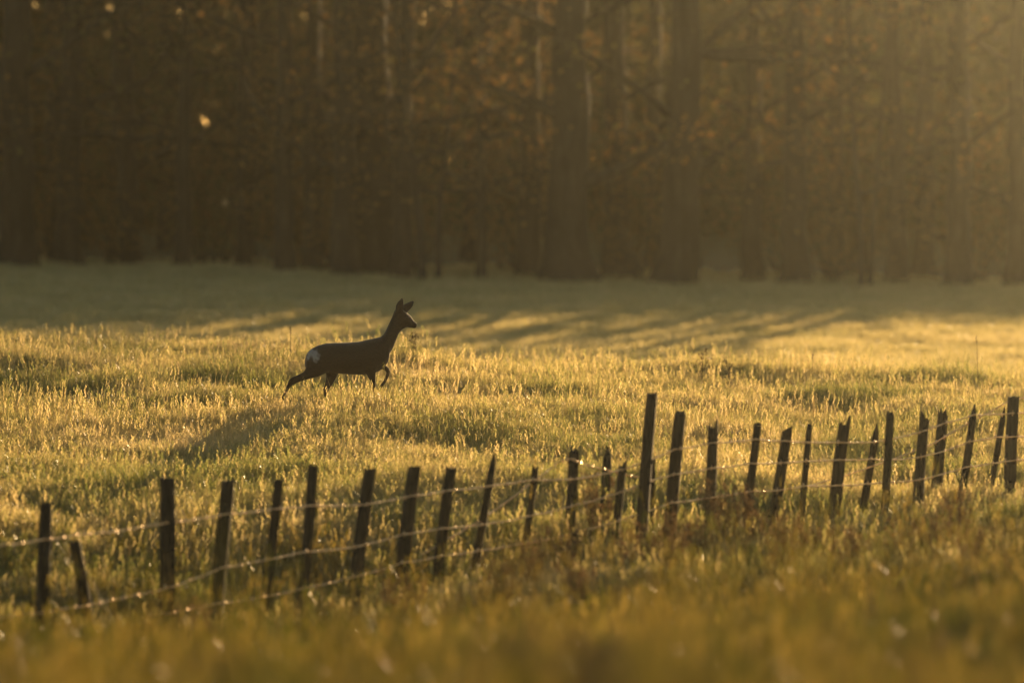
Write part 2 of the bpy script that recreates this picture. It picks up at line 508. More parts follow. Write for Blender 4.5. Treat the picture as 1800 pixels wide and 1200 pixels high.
# trees deeper in the wood: copies of five kinds
kinds = [TreeKind(500 + i, (0.24, 0.3, 0.2, 0.16, 0.34)[i], 13.5, (0.0, 0.01, -0.02, 0.03, 0.0)[i], 0, 10, 1.0, 5200, (0, 1, 0, 1, 2)[i], 3.0, 1.0) for i in range(5)]
rt = random.Random(4)
airy = [TreeKind(540 + i, (0.36, 0.46, 0.3)[i], 13.5, (0.0, 0.02, -0.03)[i], 0, 9, 1.3, 900, (0, 1, 1)[i], 2.6, 1.0) for i in range(3)]
spots = []
tries = 0
while len(spots) < 40 and tries < 5000:
    tries += 1
    y = rt.uniform(119, 152)
    lim = y * 0.0795
    x = rt.uniform(-lim - 3, lim + 2 + (y - 119) * 0.12)
    if x > 3 and rt.random() < 0.8:
        continue
    if all((x - a) ** 2 + ((y - b) * 0.5) ** 2 > 1.3 ** 2 for a, b in spots):
        spots.append((x, y))
cols = [f[0] for f in FRONT]
size_word = ('middling', 'stout', 'slim', 'slimmest', 'stoutest')
seen = set()
for i, (x, y) in enumerate(spots):
    px = 900 + x / y / PX
    j = min(range(len(cols)), key=lambda q: abs(cols[q] - px))
    side = 'sunward' if px > cols[j] else 'shaded'
    size_i = (size_word[i % 5] if x < 0.5 else ('sparse', 'stout sparse', 'slim sparse')[i % 3])
    lab = 'dim %s tree deeper in the wood, on the %s side of %s' % (size_i, side, LAND[j])
    if lab in seen:
        lab = 'dim %s tree farther back in the wood, on the %s side of %s' % (size_i, side, LAND[j])
    if lab in seen:
        lab = lab.replace('farther back', 'farthest back')
    seen.add(lab)
    (kinds[i % 5] if x < 0.5 else airy[i % 3]).place('woodland_tree', x, y, ' '.join(lab.split()[:16]), 'tree', 'trees deeper in the wood', rt.uniform(0, 6.28), rt.uniform(0.85, 1.1) if x < 0.5 else rt.uniform(0.5, 0.62))

# understorey shrubs
def shrub_mesh(seed, h, w, n, leaf):
    rnd = random.Random(seed)
    st, fo = MB(), MB()
    for k in range(7):
        d = Vector((rnd.uniform(-0.6, 0.6), rnd.uniform(-0.6, 0.6), 1))
        pts = branch_path(rnd, Vector((rnd.uniform(-.15, .15), rnd.uniform(-.15, .15), -0.05)), d, h * rnd.uniform(0.6, 1.05), 6, 0.2, 0.03)
        st.tube(pts, [0.022, 0.019, 0.016, 0.013, 0.01, 0.008, 0.005], 5)
        for q in range(2, 7):
            for _ in range(max(1, n // 35)):
                c = pts[q] + Vector((rnd.gauss(0, w * 0.22), rnd.gauss(0, w * 0.22), rnd.gauss(0, h * 0.09)))
                u = Vector((rnd.gauss(0, 1), rnd.gauss(0, 1), rnd.gauss(0, 1))).normalized()
                v = u.orthogonal().normalized()
                s = rnd.uniform(0.03, 0.055)
                fo.quad(c, u * s, v * s * 0.6)
    return st.mesh('stem', M_BARK), fo.mesh('foliage', M_LEAF[leaf], False)
shr = [shrub_mesh(700 + i, (2.2, 3.0, 1.6, 3.8)[i], (1.2, 1.5, 1.2, 1.7)[i], (900, 1200, 800, 1500)[i], (1, 2, 0, 1)[i]) for i in range(4)]
rs = random.Random(9)
for i, (px, w, d, lean, leaf, label) in enumerate(FRONT):
    y = d + rs.uniform(0.8, 3.5)
    x = at(px, 490, d).x + rs.choice((-1, 1)) * (w * PX * d / 2 + rs.uniform(0.1, 0.5))
    k = rs.choice((0, 1, 1, 2, 3))
    t = empty('understorey_shrub', (x, y, gz(x, y)))
    t.rotation_euler = (0, 0, rs.uniform(0, 6.28))
    what = ('brown-leaved shrub', 'orange-leaved shrub', 'low olive-leaved shrub', 'tall brown-leaved shrub')[k]
    tag(t, '%s close behind %s' % (what, LAND[i]), 'shrub', 'shrubs growing between the trunks')
    link('stem', shr[k][0], t)
    link('foliage', shr[k][1], t)

# the far wood as one mass
rw = np.random.default_rng(21)
nl = 190000
wc = np.stack([rw.uniform(-15, 20, nl), rw.uniform(146, 160, nl), np.zeros(nl)], 1)
wc[:, 2] = -1.4 + np.interp(wc[:, 0], [-12, -2, 5, 14], [13, 12, 7.2, 6.2]) * rw.random(nl) ** 1.1
u = rw.standard_normal((nl, 3)); u /= np.linalg.norm(u, axis=1)[:, None]
v = np.cross(u, rw.standard_normal((nl, 3))); v /= np.linalg.norm(v, axis=1)[:, None]
sz = rw.uniform(0.09, 0.2, nl)[:, None]
co = np.stack([wc - u * sz, wc + v * sz * 0.6, wc + u * sz, wc - v * sz * 0.6], 1).reshape(-1, 3)
wm = bpy.data.meshes.new('far_wood')
wm.vertices.add(len(co)); wm.vertices.foreach_set('co', co.astype(np.float32).ravel())
wm.loops.add(nl * 4); wm.loops.foreach_set('vertex_index', np.arange(nl * 4, dtype=np.int32))
wm.polygons.add(nl); wm.polygons.foreach_set('loop_start', np.arange(0, nl * 4, 4, dtype=np.int32))
wm.update(calc_edges=True)
wm.materials.append(M_LEAF[0])
tag(link('far_wood', wm), 'dense dim foliage far back in the wood', None, None, 'stuff')

# ------------------------------------------------------------------ grass
PROTO = bpy.data.collections.new('grass_tufts')      # not linked to the scene
def tuft(seed, n, h, rad, width, mat, seeds=0, droop=0.5):
    rnd = random.Random(seed)
    mb = MB()
    for _ in range(n):
        a = rnd.uniform(0, 6.283); q = rad * math.sqrt(rnd.random())
        p = Vector((q * math.cos(a), q * math.sin(a), -0.02))
        L = h * rnd.uniform(0.45, 1.1)
        b = rnd.uniform(0, 6.283)
        lean = Vector((math.cos(b), math.sin(b), 0)) * rnd.uniform(0.05, droop)
        fa = rnd.uniform(0, 6.283)
        side = Vector((math.cos(fa), math.sin(fa), 0)) * width * rnd.uniform(0.7, 1.3)
        base = len(mb.v)
        segs = 3
        for i in range(segs):
            t = i / segs
            c = p + Vector((0, 0, L * t * (1 - 0.22 * t))) + lean * L * t * t
            ww = side * (1 - 0.55 * t)
            mb.v += [c - ww, c + ww]
        tip = p + Vector((0, 0, L * 0.78)) + lean * L
        mb.v.append(tip)
        for i in range(segs - 1):
            mb.f.append((base + 2 * i, base + 2 * i + 1, base + 2 * i + 3, base + 2 * i + 2))
        mb.f.append((base + 2 * segs - 2, base + 2 * segs - 1, base + 2 * segs))
    for _ in range(seeds):
        a = rnd.uniform(0, 6.283); q = rad * math.sqrt(rnd.random())
        p = Vector((q * math.cos(a), q * math.sin(a), -0.02))
        L = h * rnd.uniform(1.0, 1.5)
        ln = Vector((rnd.uniform(-.25, .25), rnd.uniform(-.25, .25), 0))
        pts = [p + Vector((0, 0, L * t)) + ln * L * t * t for t in (0, 0.5, 1.0)]
        mb.tube(pts, [0.0016, 0.0013, 0.001], 3, False)
        for j in range(6):
            c = pts[2] + Vector((rnd.uniform(-.008, .008), rnd.uniform(-.008, .008), -0.012 * j + 0.01))
            uu = Vector((rnd.uniform(-.5, .5), rnd.uniform(-.5, .5), 1)).normalized()
            mb.quad(c, uu * 0.011, uu.orthogonal().normalized() * 0.0035)
    m = mb.mesh('grass_tuft', mat, False)
    o = bpy.data.objects.new('tuft_%03d' % len(PROTO.objects), m)
    PROTO.objects.link(o)
    return len(PROTO.objects) - 1

t_field = [tuft(1, 130, 0.085, 0.28, 0.0021, M_GRASS, 1, 1.5), tuft(2, 120, 0.10, 0.26, 0.0021, M_GRASS, 3, 1.4), tuft(3, 140, 0.07, 0.29, 0.0020, M_GRASS, 0, 1.8), tuft(4, 120, 0.09, 0.27, 0.0020, M_GRASS, 4, 1.6)]
t_tall = [tuft(5, 44, 0.17, 0.15, 0.0028, M_GRASS, 3, 1.0), tuft(6, 50, 0.22, 0.11, 0.0028, M_GRASS, 5, 1.0)]
t_fore = [tuft(7, 34, 0.165, 0.11, 0.0034, M_FORE, 2, 0.7), tuft(8, 32, 0.20, 0.11, 0.0034, M_FORE, 4, 0.7), tuft(9, 34, 0.135, 0.12, 0.0034, M_FORE, 0, 0.9)]
t_rank = [tuft(21, 40, 0.40, 0.12, 0.0034, M_FORE, 6, 0.8), tuft(22, 36, 0.34, 0.16, 0.0034, M_FORE, 8, 1.0)]
t_far = [tuft(10, 34, 0.13, 0.16, 0.006, M_FAR, 0, 0.8), tuft(11, 34, 0.17, 0.16, 0.006, M_FAR, 0, 0.7)]

def scatter(name, label, zones, extra=None, pick=None):
    P, ROT, SCL, IDX = [], [], [], []
    r = np.random.default_rng(hash(name) % 1 + len(name))
    for (y0, y1, dens, kinds_, smin, smax, margin) in zones:
        w1 = y1 * 0.0795 + margin
        n = int(dens * 2 * w1 * (y1 - y0))
        x = r.uniform(-w1, w1, n); y = r.uniform(y0, y1, n)
        keep = np.abs(x) < y * 0.0795 + margin
        x, y = x[keep], y[keep]
        tall = bil(TALL, GX0, GY0, GS, x, y)
        hue = bil(HUE, GX0, GY0, GS, x, y)
        n = len(x)
        P.append(np.stack([x, y, ground_z(x, y)], 1))
        ROT.append(np.stack([r.normal(0, 0.12, n), r.normal(0, 0.12, n), r.uniform(0, 6.283, n)], 1))
        s = r.uniform(smin, smax, n)
        zs = s * np.clip(1 + (0.16 if y0 >= 44 else 0.3) * tall, 0.4, 1.5)
        SCL.append(np.stack([s, s, zs], 1))
        IDX.append(np.array(kinds_)[r.integers(0, len(kinds_), n)])
    if extra is not None:
        n = len(extra)
        P.append(extra[:, :3]); ROT.append(np.stack([r.normal(0, 0.12, n), r.normal(0, 0.12, n), r.uniform(0, 6.283, n)], 1))
        SCL.append(np.stack([np.full(n, 0.8), np.full(n, 0.8), extra[:, 3] / 0.18], 1)); IDX.append(np.array(pick)[r.integers(0, len(pick), n)])
    P, ROT, SCL, IDX = np.concatenate(P), np.concatenate(ROT), np.concatenate(SCL), np.concatenate(IDX)
    m = bpy.data.meshes.new(name)
    m.vertices.add(len(P))
    m.vertices.foreach_set('co', P.astype(np.float32).ravel())
    for nm, ty, arr, key in (('rot', 'FLOAT_VECTOR', ROT, 'vector'), ('scl', 'FLOAT_VECTOR', SCL, 'vector'), ('pick', 'INT', IDX, 'value')):
        at_ = m.attributes.new(nm, ty, 'POINT')
        at_.data.foreach_set(key, (arr.astype(np.int32) if ty == 'INT' else arr.astype(np.float32)).ravel())
    o = link(name, m)
    tag(o, label, None, None, 'stuff')
    ng = bpy.data.node_groups.new(name, 'GeometryNodeTree')
    ng.interface.new_socket('Geometry', in_out='INPUT', socket_type='NodeSocketGeometry')
    ng.interface.new_socket('Geometry', in_out='OUTPUT', socket_type='NodeSocketGeometry')
    N, L = ng.nodes, ng.links
    gi, go = N.new('NodeGroupInput'), N.new('NodeGroupOutput')
    ci = N.new('GeometryNodeCollectionInfo')
    ci.inputs['Collection'].default_value = PROTO
    ci.inputs['Separate Children'].default_value = True
    ci.inputs['Reset Children'].default_value = True
    ip = N.new('GeometryNodeInstanceOnPoints')
    ip.inputs['Pick Instance'].default_value = True
    def attr(nm, ty):
        a = N.new('GeometryNodeInputNamedAttribute')
        a.data_type = ty
        a.inputs['Name'].default_value = nm
        return next(s for s in a.outputs if s.enabled and s.name == 'Attribute')
    L.new(gi.outputs[0], ip.inputs['Points'])
    L.new(ci.outputs[0], ip.inputs['Instance'])
    L.new(attr('pick', 'INT'), ip.inputs['Instance Index'])
    er = N.new('FunctionNodeEulerToRotation')
    L.new(attr('rot', 'FLOAT_VECTOR'), er.inputs[0])
    L.new(er.outputs[0], ip.inputs['Rotation'])
    L.new(attr('scl', 'FLOAT_VECTOR'), ip.inputs['Scale'])
    L.new(ip.outputs[0], go.inputs[0])
    md = o.modifiers.new('scatter', 'NODES')
    md.node_group = ng
    return o

fr = np.random.default_rng(17)
fx = np.concatenate([fr.normal(a, 0.11, 16) for a in (-2.27, -2.12, -1.8, -1.36, -1.28)])
fy = 59.45 - np.abs(fr.normal(0, 0.22, len(fx)))
FEET = np.stack([fx, fy, ground_z(fx, fy), fr.uniform(0.11, 0.16, len(fx))], 1)      # longer grass where the deer treads
scatter('meadow_grass', 'dewy golden grass of the near meadow', [
    (44, 72.5, 170, t_field + t_field + t_field + t_tall[:1], 0.75, 1.3, 1.3),
    (57.2, 60.6, 12, t_tall, 0.75, 1.15, 1.3),
    (66, 73, 25, t_field, 0.8, 1.2, 1.3)], FEET, t_tall)
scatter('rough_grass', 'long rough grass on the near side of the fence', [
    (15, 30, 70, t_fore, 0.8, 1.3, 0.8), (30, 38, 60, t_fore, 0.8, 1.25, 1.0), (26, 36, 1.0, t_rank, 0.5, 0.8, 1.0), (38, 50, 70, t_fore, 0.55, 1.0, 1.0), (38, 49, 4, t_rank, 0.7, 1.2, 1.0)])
def clumps(name, label, spots_):
    global EXTRA
    P_ = []
    r = np.random.default_rng(5)
    for (px, py, d, n, w) in spots_:
        c = at(px, py, d)
        xx = c.x + r.normal(0, w, n); yy = d + r.normal(0, 0.5, n)
        g = ground_z(xx, yy)
        hh = np.clip((c.z - g) * (1 - 0.55 * ((xx - c.x) / (2.2 * w)) ** 2) * r.uniform(0.6, 1.05, n), 0.08, 0.6)
        P_.append(np.stack([xx, yy, g, hh], 1))
    return np.concatenate(P_)
EXTRA = clumps('', '', [(30, 1140, 11.5, 20, 0.14), (230, 1170, 10.5, 20, 0.12), (640, 1180, 10, 18, 0.12), (1180, 1085, 11.5, 46, 0.07), (1320, 1100, 10.5, 40, 0.07), (1480, 1140, 11, 24, 0.07), (470, 1130, 12, 30, 0.06), (860, 1140, 12.5, 30, 0.06), (1740, 1180, 12, 18, 0.12)])
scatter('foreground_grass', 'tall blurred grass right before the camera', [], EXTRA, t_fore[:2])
scatter('far_grass', 'short misty grass of the far meadow', [(72.5, 119, 42, t_far, 0.8, 1.3, 1.6)])

# ------------------------------------------------------------------ deer
DEER_D = 60.0
YAW = R(16)
deer_c = at(460 + 860 / 5.625, 500 + 1225 / 5.625, DEER_D)
U = PX * DEER_D / 5.625            # metres per zoom pixel
def loft(mb, stations, n=20, yoff=0.0):
    base = len(mb.v)
    for st in stations:
        (ax, az), (bx, bz), w = st[:3]
        yo = st[3] if len(st) > 3 else yoff
        az, bz = (q if q < 1040 else 1040 + (q - 1040) * 0.8 for q in (az, bz))
        A = Vector(((ax - 860) * U / math.cos(YAW), 0, (1225 - az) * U))
        B = Vector(((bx - 860) * U / math.cos(YAW), 0, (1225 - bz) * U))
        c, h = (A + B) / 2, (A - B) / 2
        for k in range(n):
            t = 2 * math.pi * k / n
            mb.v.append(c + h * math.cos(t) + Vector((0, w * math.sin(t) + yo, 0)))
    for i in range(len(stations) - 1):
        for k in range(n):
            q = base + i * n
            mb.f.append((q + k, q + (k + 1) % n, q + n + (k + 1) % n, q + n + k))
    mb.f.append(tuple(base + k for k in range(n))[::-1])
    mb.f.append(tuple(base + (len(stations) - 1) * n + k for k in range(n)))
db = MB()
loft(db, [((446, 700), (436, 780), .03), ((466, 662), (438, 815), .07), ((505, 625), (480, 860), .10), ((560, 599), (560, 880), .12), ((640, 577), (660, 872), .128),
          ((740, 573), (760, 878), .13), ((850, 571), (860, 889), .135), ((960, 564), (960, 893), .132), ((1060, 542), (1060, 886), .12), ((1130, 528), (1145, 866), .105),
          ((1180, 518), (1205, 828), .09), ((1212, 486), (1246, 768), .075), ((1235, 440), (1262, 690), .062), ((1262, 378), (1296, 630), .054), ((1285, 328), (1328, 545), .048),
          ((1300, 292), (1356, 480), .046), ((1312, 258), (1388, 447), .046), ((1345, 240), (1425, 428), .052), ((1395, 256), (1446, 427), .053), ((1440, 290), (1462, 431), .048),
          ((1470, 316), (1480, 434), .036), ((1494, 356), (1502, 438), .028), ((1518, 376), (1518, 436), .022), ((1534, 390), (1530, 422), .012)], 28)
# hind leg stretched back (near side), other hind leg, standing fore leg, lifted fore leg
loft(db, [((430, 740), (700, 790), .055, -.055), ((424, 815), (640, 862), .05, -.06), ((402, 855), (545, 906), .042, -.062), ((348, 884), (445, 930), .03, -.062),
          ((292, 906), (345, 962), .022, -.062), ((256, 936), (300, 986), .019, -.062), ((238, 985), (272, 1006), .015, -.062), ((216, 1045), (246, 1056), .013, -.062),
          ((182, 1135), (210, 1145), .012, -.062), ((152, 1205), (186, 1222), .015, -.062), ((148, 1232), (186, 1240), .014, -.062), ((140, 1262), (190, 1272), .016, -.062)], 16)
loft(db, [((630, 800), (800, 820), .05, .06), ((655, 890), (772, 888), .042, .06), ((653, 945), (742, 945), .03, .06), ((636, 1005), (705, 1005), .022, .06),
          ((620, 1045), (672, 1055), .019, .06), ((634, 1110), (664, 1114), .014, .06), ((652, 1195), (678, 1198), .013, .06), ((652, 1225), (688, 1225), .015, .06), ((654, 1270), (704, 1270), .016, .06)], 16)
loft(db, [((1000, 800), (1130, 800), .05, -.055), ((1012, 870), (1112, 870), .04, -.055), ((1034, 915), (1108, 905), .03, -.055), ((1062, 962), (1109, 958), .021, -.055),
          ((1080, 1010), (1113, 1010), .018, -.055), ((1084, 1075), (1118, 1075), .019, -.055), ((1092, 1120), (1115, 1120), .012, -.055), ((1093, 1190), (1114, 1190), .012, -.055),
          ((1090, 1225), (1120, 1225), .015, -.055), ((1090, 1270), (1136, 1270), .016, -.055)], 16)
loft(db, [((1100, 740), (1080, 880), .045, .05), ((1150, 775), (1120, 862), .04, .055), ((1195, 788), (1182, 842), .028, .055), ((1236, 800), (1222, 848), .022, .055), ((1268, 826), (1238, 862), .02, .055),
          ((1284, 868), (1246, 874), .019, .055), ((1272, 912), (1238, 902), .015, .055), ((1252, 955), (1222, 943), .013, .055), ((1230, 990), (1202, 976), .013, .055),
          ((1212, 1012), (1184, 998), .015, .055), ((1198, 1032), (1176, 1018), .014, .055), ((1186, 1056), (1162, 1046), .012, .055)], 16)
# ears
loft(db, [((1308, 275), (1388, 272), .024, -.03), ((1312, 235), (1394, 238), .024, -.036), ((1314, 205), (1392, 205), .020, -.042), ((1330, 174), (1389, 176), .016, -.047), ((1354, 150), (1385, 151), .011, -.05), ((1367, 136), (1379, 136), .008, -.05)], 14)
loft(db, [((1376, 240), (1436, 300), .024, .03), ((1396, 212), (1456, 270), .024, .036), ((1430, 192), (1486, 244), .020, .042), ((1468, 176), (1508, 212), .016, .047), ((1494, 166), (1517, 186), .011, .05), ((1513, 162), (1522, 172), .008, .05)], 14)
# tail stub
loft(db, [((470, 690), (500, 690), .016), ((452, 730), (478, 735), .014), ((446, 765), (462, 768), .008)], 10)
raw = bpy.data.objects.new('deer_raw', db.mesh('deer_raw', M_SOIL))
COL.objects.link(raw)
rm = raw.modifiers.new('remesh', 'REMESH'); rm.mode = 'VOXEL'; rm.voxel_size = 0.0065
sm = raw.modifiers.new('smooth', 'SMOOTH'); sm.factor = 0.5; sm.iterations = 4
dg = bpy.context.evaluated_depsgraph_get()
dm = bpy.data.meshes.new_from_object(raw.evaluated_get(dg))
bpy.data.objects.remove(raw)
nv = len(dm.vertices)
vc = np.empty(nv * 3, np.float32); dm.vertices.foreach_get('co', vc); vc = vc.reshape(-1, 3)
zx = (vc[:, 0] * math.cos(YAW) + np.abs(vc[:, 1]) * math.sin(YAW)) / U + 860; zy = 1225 - vc[:, 2] / U
patch = 1.0 - np.clip((((zx - 512) / 62) ** 2 + ((zy - 700) / 66) ** 2 + 0.22 * np.sin(zx * 0.11 + zy * 0.05) + 0.18 * np.sin(zy * 0.13 - zx * 0.07) - 0.45) / 0.95, 0, 1)
tail = 1.0 - np.clip((((zx - 496) / 26) ** 2 + ((zy - 775) / 78) ** 2 - 0.45) / 0.8, 0, 1)
patch = np.clip(patch - 0.95 * tail, 0, 1) * (0.86 + 0.14 * np.random.default_rng(3).random(nv))
pale = np.clip((zy - 800) / 160, 0, 1) * 0.35 * (np.abs(vc[:, 1]) < 0.06)
ca = dm.attributes.new('rump', 'FLOAT', 'POINT'); ca.data.foreach_set('value', patch.astype(np.float32))
cb = dm.attributes.new('pale', 'FLOAT', 'POINT'); cb.data.foreach_set('value', pale.astype(np.float32))
dmat, N, L, out = material('deer coat')
tc = N.new('ShaderNodeTexCoord')
mp = N.new('ShaderNodeMapping'); mp.inputs['Scale'].default_value = (40, 90, 90)
L.new(tc.outputs['Object'], mp.inputs[0])
nz = N.new('ShaderNodeTexNoise'); nz.inputs['Scale'].default_value = 1.0; nz.inputs['Detail'].default_value = 5
L.new(mp.outputs[0], nz.inputs['Vector'])
cr = ramp(N, [(0.3, (0.022, 0.014, 0.009)), (0.7, (0.045, 0.029, 0.019))])
L.new(nz.outputs['Fac'], cr.inputs[0])
def amix(a_name, prev, colr):
    a = N.new('ShaderNodeAttribute'); a.attribute_name = a_name
    m = N.new('ShaderNodeMix'); m.data_type = 'RGBA'
    L.new(a.outputs['Fac'], m.inputs['Factor'])
    L.new(prev, m.inputs[6]); m.inputs[7].default_value = (*colr, 1)
    return m.outputs[2]
c1 = amix('pale', cr.outputs[0], (0.09, 0.065, 0.045))
c2 = amix('rump', c1, (0.22, 0.22, 0.225))
pb = N.new('ShaderNodeBsdfPrincipled'); pb.inputs['Roughness'].default_value = 0.8
pb.inputs['Sheen Weight'].default_value = 0.15
pb.inputs['Specular IOR Level'].default_value = 0.15
L.new(c2, pb.inputs['Base Color'])
bp = N.new('ShaderNodeBump'); bp.inputs['Strength'].default_value = 0.5; bp.inputs['Distance'].default_value = 0.006
L.new(nz.outputs['Fac'], bp.inputs['Height']); L.new(bp.outputs[0], pb.inputs['Normal'])
L.new(pb.outputs[0], out.inputs[0])
dm.materials.clear(); dm.materials.append(dmat)
dm.polygons.foreach_set('use_smooth', [True] * len(dm.polygons))
deer = link('roe_deer', dm)
DEER_Z = deer_c.z
deer.location = (deer_c.x, DEER_D, DEER_Z)
deer.rotation_euler = (0, 0, YAW)
tag(deer, 'brown roe deer with white rump stepping through the grass, one foreleg lifted', 'deer')
M_EYE = rough_material('dark wet', [(0.3, (0.008, 0.006, 0.005)), (0.7, (0.015, 0.012, 0.01))], (20, 20, 20), 0.12, 0.0, 0.6)
def ball(name, zx_, zy_, y, r, sx=1.0, sz=1.0):
    mb = MB()
    pts = [Vector((0, 0, r * sz * math.cos(math.pi * i / 8))) for i in range(9)]
    mb.tube([p + Vector((0, 0, -1e-4 * i)) for i, p in enumerate(pts)], [max(r * math.sin(math.pi * i / 8), 1e-4) for i in range(9)], 10)
    o = mb.build(name, M_EYE, deer)
    o.location = ((zx_ - 860) * U / math.cos(YAW), y, (1225 - zy_) * U)
    o.scale = (sx, 1, 1)
    return o
ball('eye', 1424, 318, -0.044, 0.0125)
ball('eye', 1424, 318, 0.044, 0.0125)
ball('nose', 1524, 398, 0.0, 0.013, 0.8, 0.8)

# ------------------------------------------------------------------ fence
def fence_d(px):
    return 43.3 + 9.6 * max(px, 0) / 1800.0
POSTS = [  # top x,y, foot x,y, width, depth offset, top form, label
    (80, 882, 77, 1062, 24, 0, 'flat', None), (132, 951, 149, 1062, 20, 0.5, 'flat', 'short post leaning the other way'), (293, 840, 292, 1062, 30, 0, 'flat', 'widest post'),
    (400, 845, 382, 1060, 25, 0, 'flat', None), (490, 843, 463, 1085, 18, 0, 'flat', None), (550, 818, 531, 1062, 20, 0, 'flat', None),
    (649, 825, 624, 1038, 24, 0, 'flat', None), (729, 820, 706, 1015, 24, 0, 'flat', None), (792, 822, 773, 985, 21, 0, 'flat', None),
    (868, 796, 838, 982, 15, 0, 'point', 'thin pointed leaning post'), (942, 820, 924, 948, 13, 0, 'flat', None), (1009, 791, 1001, 925, 19, 0.3, 'round', None),
    (1069, 784, 1062, 885, 17, 1.8, 'point', 'pale pointed post standing behind'), (1094, 814, 1085, 915, 16, 0, 'ragged', None), (1145, 691, 1130, 925, 21, -0.2, 'flat', 'tallest post'),
    (1149, 806, 1146, 905, 8, 0.6, 'flat', 'thin stake behind the tallest post'), (1197, 723, 1178, 915, 24, 0, 'round', None), (1254, 746, 1246, 905, 18, 0, 'split', None),
    (1332, 745, 1312, 895, 15, 0, 'flat', None), (1385, 753, 1356, 920, 19, 0, 'slant', None), (1424, 746, 1408, 905, 12, 0, 'round', None),
    (1485, 741, 1468, 890, 21, 0, 'split', 'post split into two prongs at the top'), (1541, 745, 1519, 888, 14, 0.3, 'point', None), (1564, 724, 1556, 890, 15, -0.2, 'round', None),
    (1625, 734, 1613, 885, 19, 0, 'ragged', 'post with a broken jagged top'), (1657, 728, 1648, 858, 19, 0.9, 'ragged', None), (1714, 711, 1692, 860, 14, 0, 'point', None),
    (1766, 716, 1743, 845, 11, 0.5, 'point', 'thin leaning stake'), (1780, 697, 1776, 850, 22, 0, 'flat', None)]
f0 = at(900, 960, fence_d(900))
fence = empty('wire_fence', (f0.x, f0.y, gz(f0.x, f0.y)))
tag(fence, 'old fence of crooked weathered posts and rusty barbed wire crossing the meadow', 'fence')
FO = Vector(fence.location)
rp = random.Random(31)
for (tx, ty, bx, by, w, dd, form, label) in POSTS:
    d = fence_d(tx) + dd
    T, B = at(tx, ty, d), at(bx, by, d + 0.05)
    ax = (B - T).normalized()
    ground = gz(B.x, B.y)
    L = (T.z - (ground - 0.18)) / -ax.z
    r = w * PX * d / 2
    n, rings = 14, 14
    off = [1 + rp.uniform(-0.10, 0.10) for _ in range(n)]
    crack = rp.randrange(n)
    off[crack] = 0.78
    mb = MB()
    wob = rp.uniform(0, 6)
    for i in range(rings + 1):
        t = i / rings
        s = (t ** 1.4) * L
        c = T + ax * s + Vector((math.sin(t * 4 + wob) * r * 0.13, 0, 0))
        tap = 0.93 + 0.12 * t
        if form == 'point':
            tap *= min(1.0, 0.22 + s / 0.14)
        if form == 'round':
            tap *= min(1.0, 0.72 + s / 0.09)
        for k in range(n):
            a = 2 * math.pi * k / n
            jag = 0.0
            if i == 0:
                jag = rp.uniform(-0.012, 0.012)
                if form == 'ragged':
                    jag = rp.choice((0.05, 0.0, -0.03, -0.07)) + rp.uniform(-.012, .012)
                elif form == 'split':
                    jag = 0.02 + 0.03 * math.cos(a) - 0.075 * (abs(math.cos(a)) < 0.5)
                elif form == 'slant':
                    jag = 0.02 * math.cos(a)
            p = c + Vector((math.cos(a), math.sin(a), 0)) * (r * tap * off[k] * (1 + rp.uniform(-0.02, 0.02)))
            p.z += jag
            mb.v.append(p - FO)
    for i in range(rings):
        for k in range(n):
            q = i * n
            mb.f.append((q + k, q + n + k, q + n + (k + 1) % n, q + (k + 1) % n))
    mb.v.append(T + ax * (0.075 if form in ('split', 'ragged') else 0.006) - FO)
    ci = len(mb.v) - 1
    for k in range(n):
        mb.f.append((k, (k + 1) % n, ci))
    o = mb.build('post', M_POST, fence)
    o.data.polygons.foreach_set('use_smooth', [False] * len(o.data.polygons))
    if label:
        o['label'] = label
WIRES = [
    [(-150, 985), (0, 958), (77, 948), (133, 940), (293, 918), (397, 903), (483, 894), (547, 888), (643, 886), (723, 871), (788, 862), (857, 854), (937, 843), (1002, 842), (1083, 828), (1133, 812),
     (1185, 790), (1250, 778), (1328, 772), (1382, 775), (1423, 777), (1483, 777), (1537, 777), (1563, 772), (1627, 756), (1663, 743), (1712, 729), (1780, 726), (1950, 715)],
    [(-60, 1090), (120, 1068), (230, 1047), (290, 1034), (333, 1020), (390, 997), (467, 983), (538, 969), (633, 959), (710, 938), (777, 928), (846, 922), (928, 907), (1004, 889), (1090, 865), (1138, 845),
     (1184, 833), (1250, 823), (1320, 814), (1372, 813), (1417, 810), (1475, 808), (1531, 807), (1560, 808), (1618, 803), (1660, 792), (1704, 776), (1750, 768), (1780, 767), (1950, 750)],
    [(250, 1082), (383, 1060), (464, 1048), (534, 1033), (610, 1016), (640, 1009), (706, 989), (774, 977), (840, 968), (905, 957), (960, 948), (1030, 930), (1087, 915), (1132, 900), (1181, 883), (1248, 874),
     (1317, 863), (1366, 862), (1412, 854), (1470, 853), (1525, 850), (1558, 847), (1616, 843), (1660, 832), (1697, 821), (1745, 814), (1778, 809), (1950, 785)],
    [(740, 975), (787, 947), (860, 903), (937, 846), (983, 811), (1003, 806), (1020, 813), (1062, 824), (1120, 838), (1148, 846)],
    [(1412, 856), (1460, 843), (1525, 822), (1560, 810), (1615, 789), (1645, 777), (1667, 763), (1712, 738), (1773, 705), (1800, 699), (1950, 670)],
]
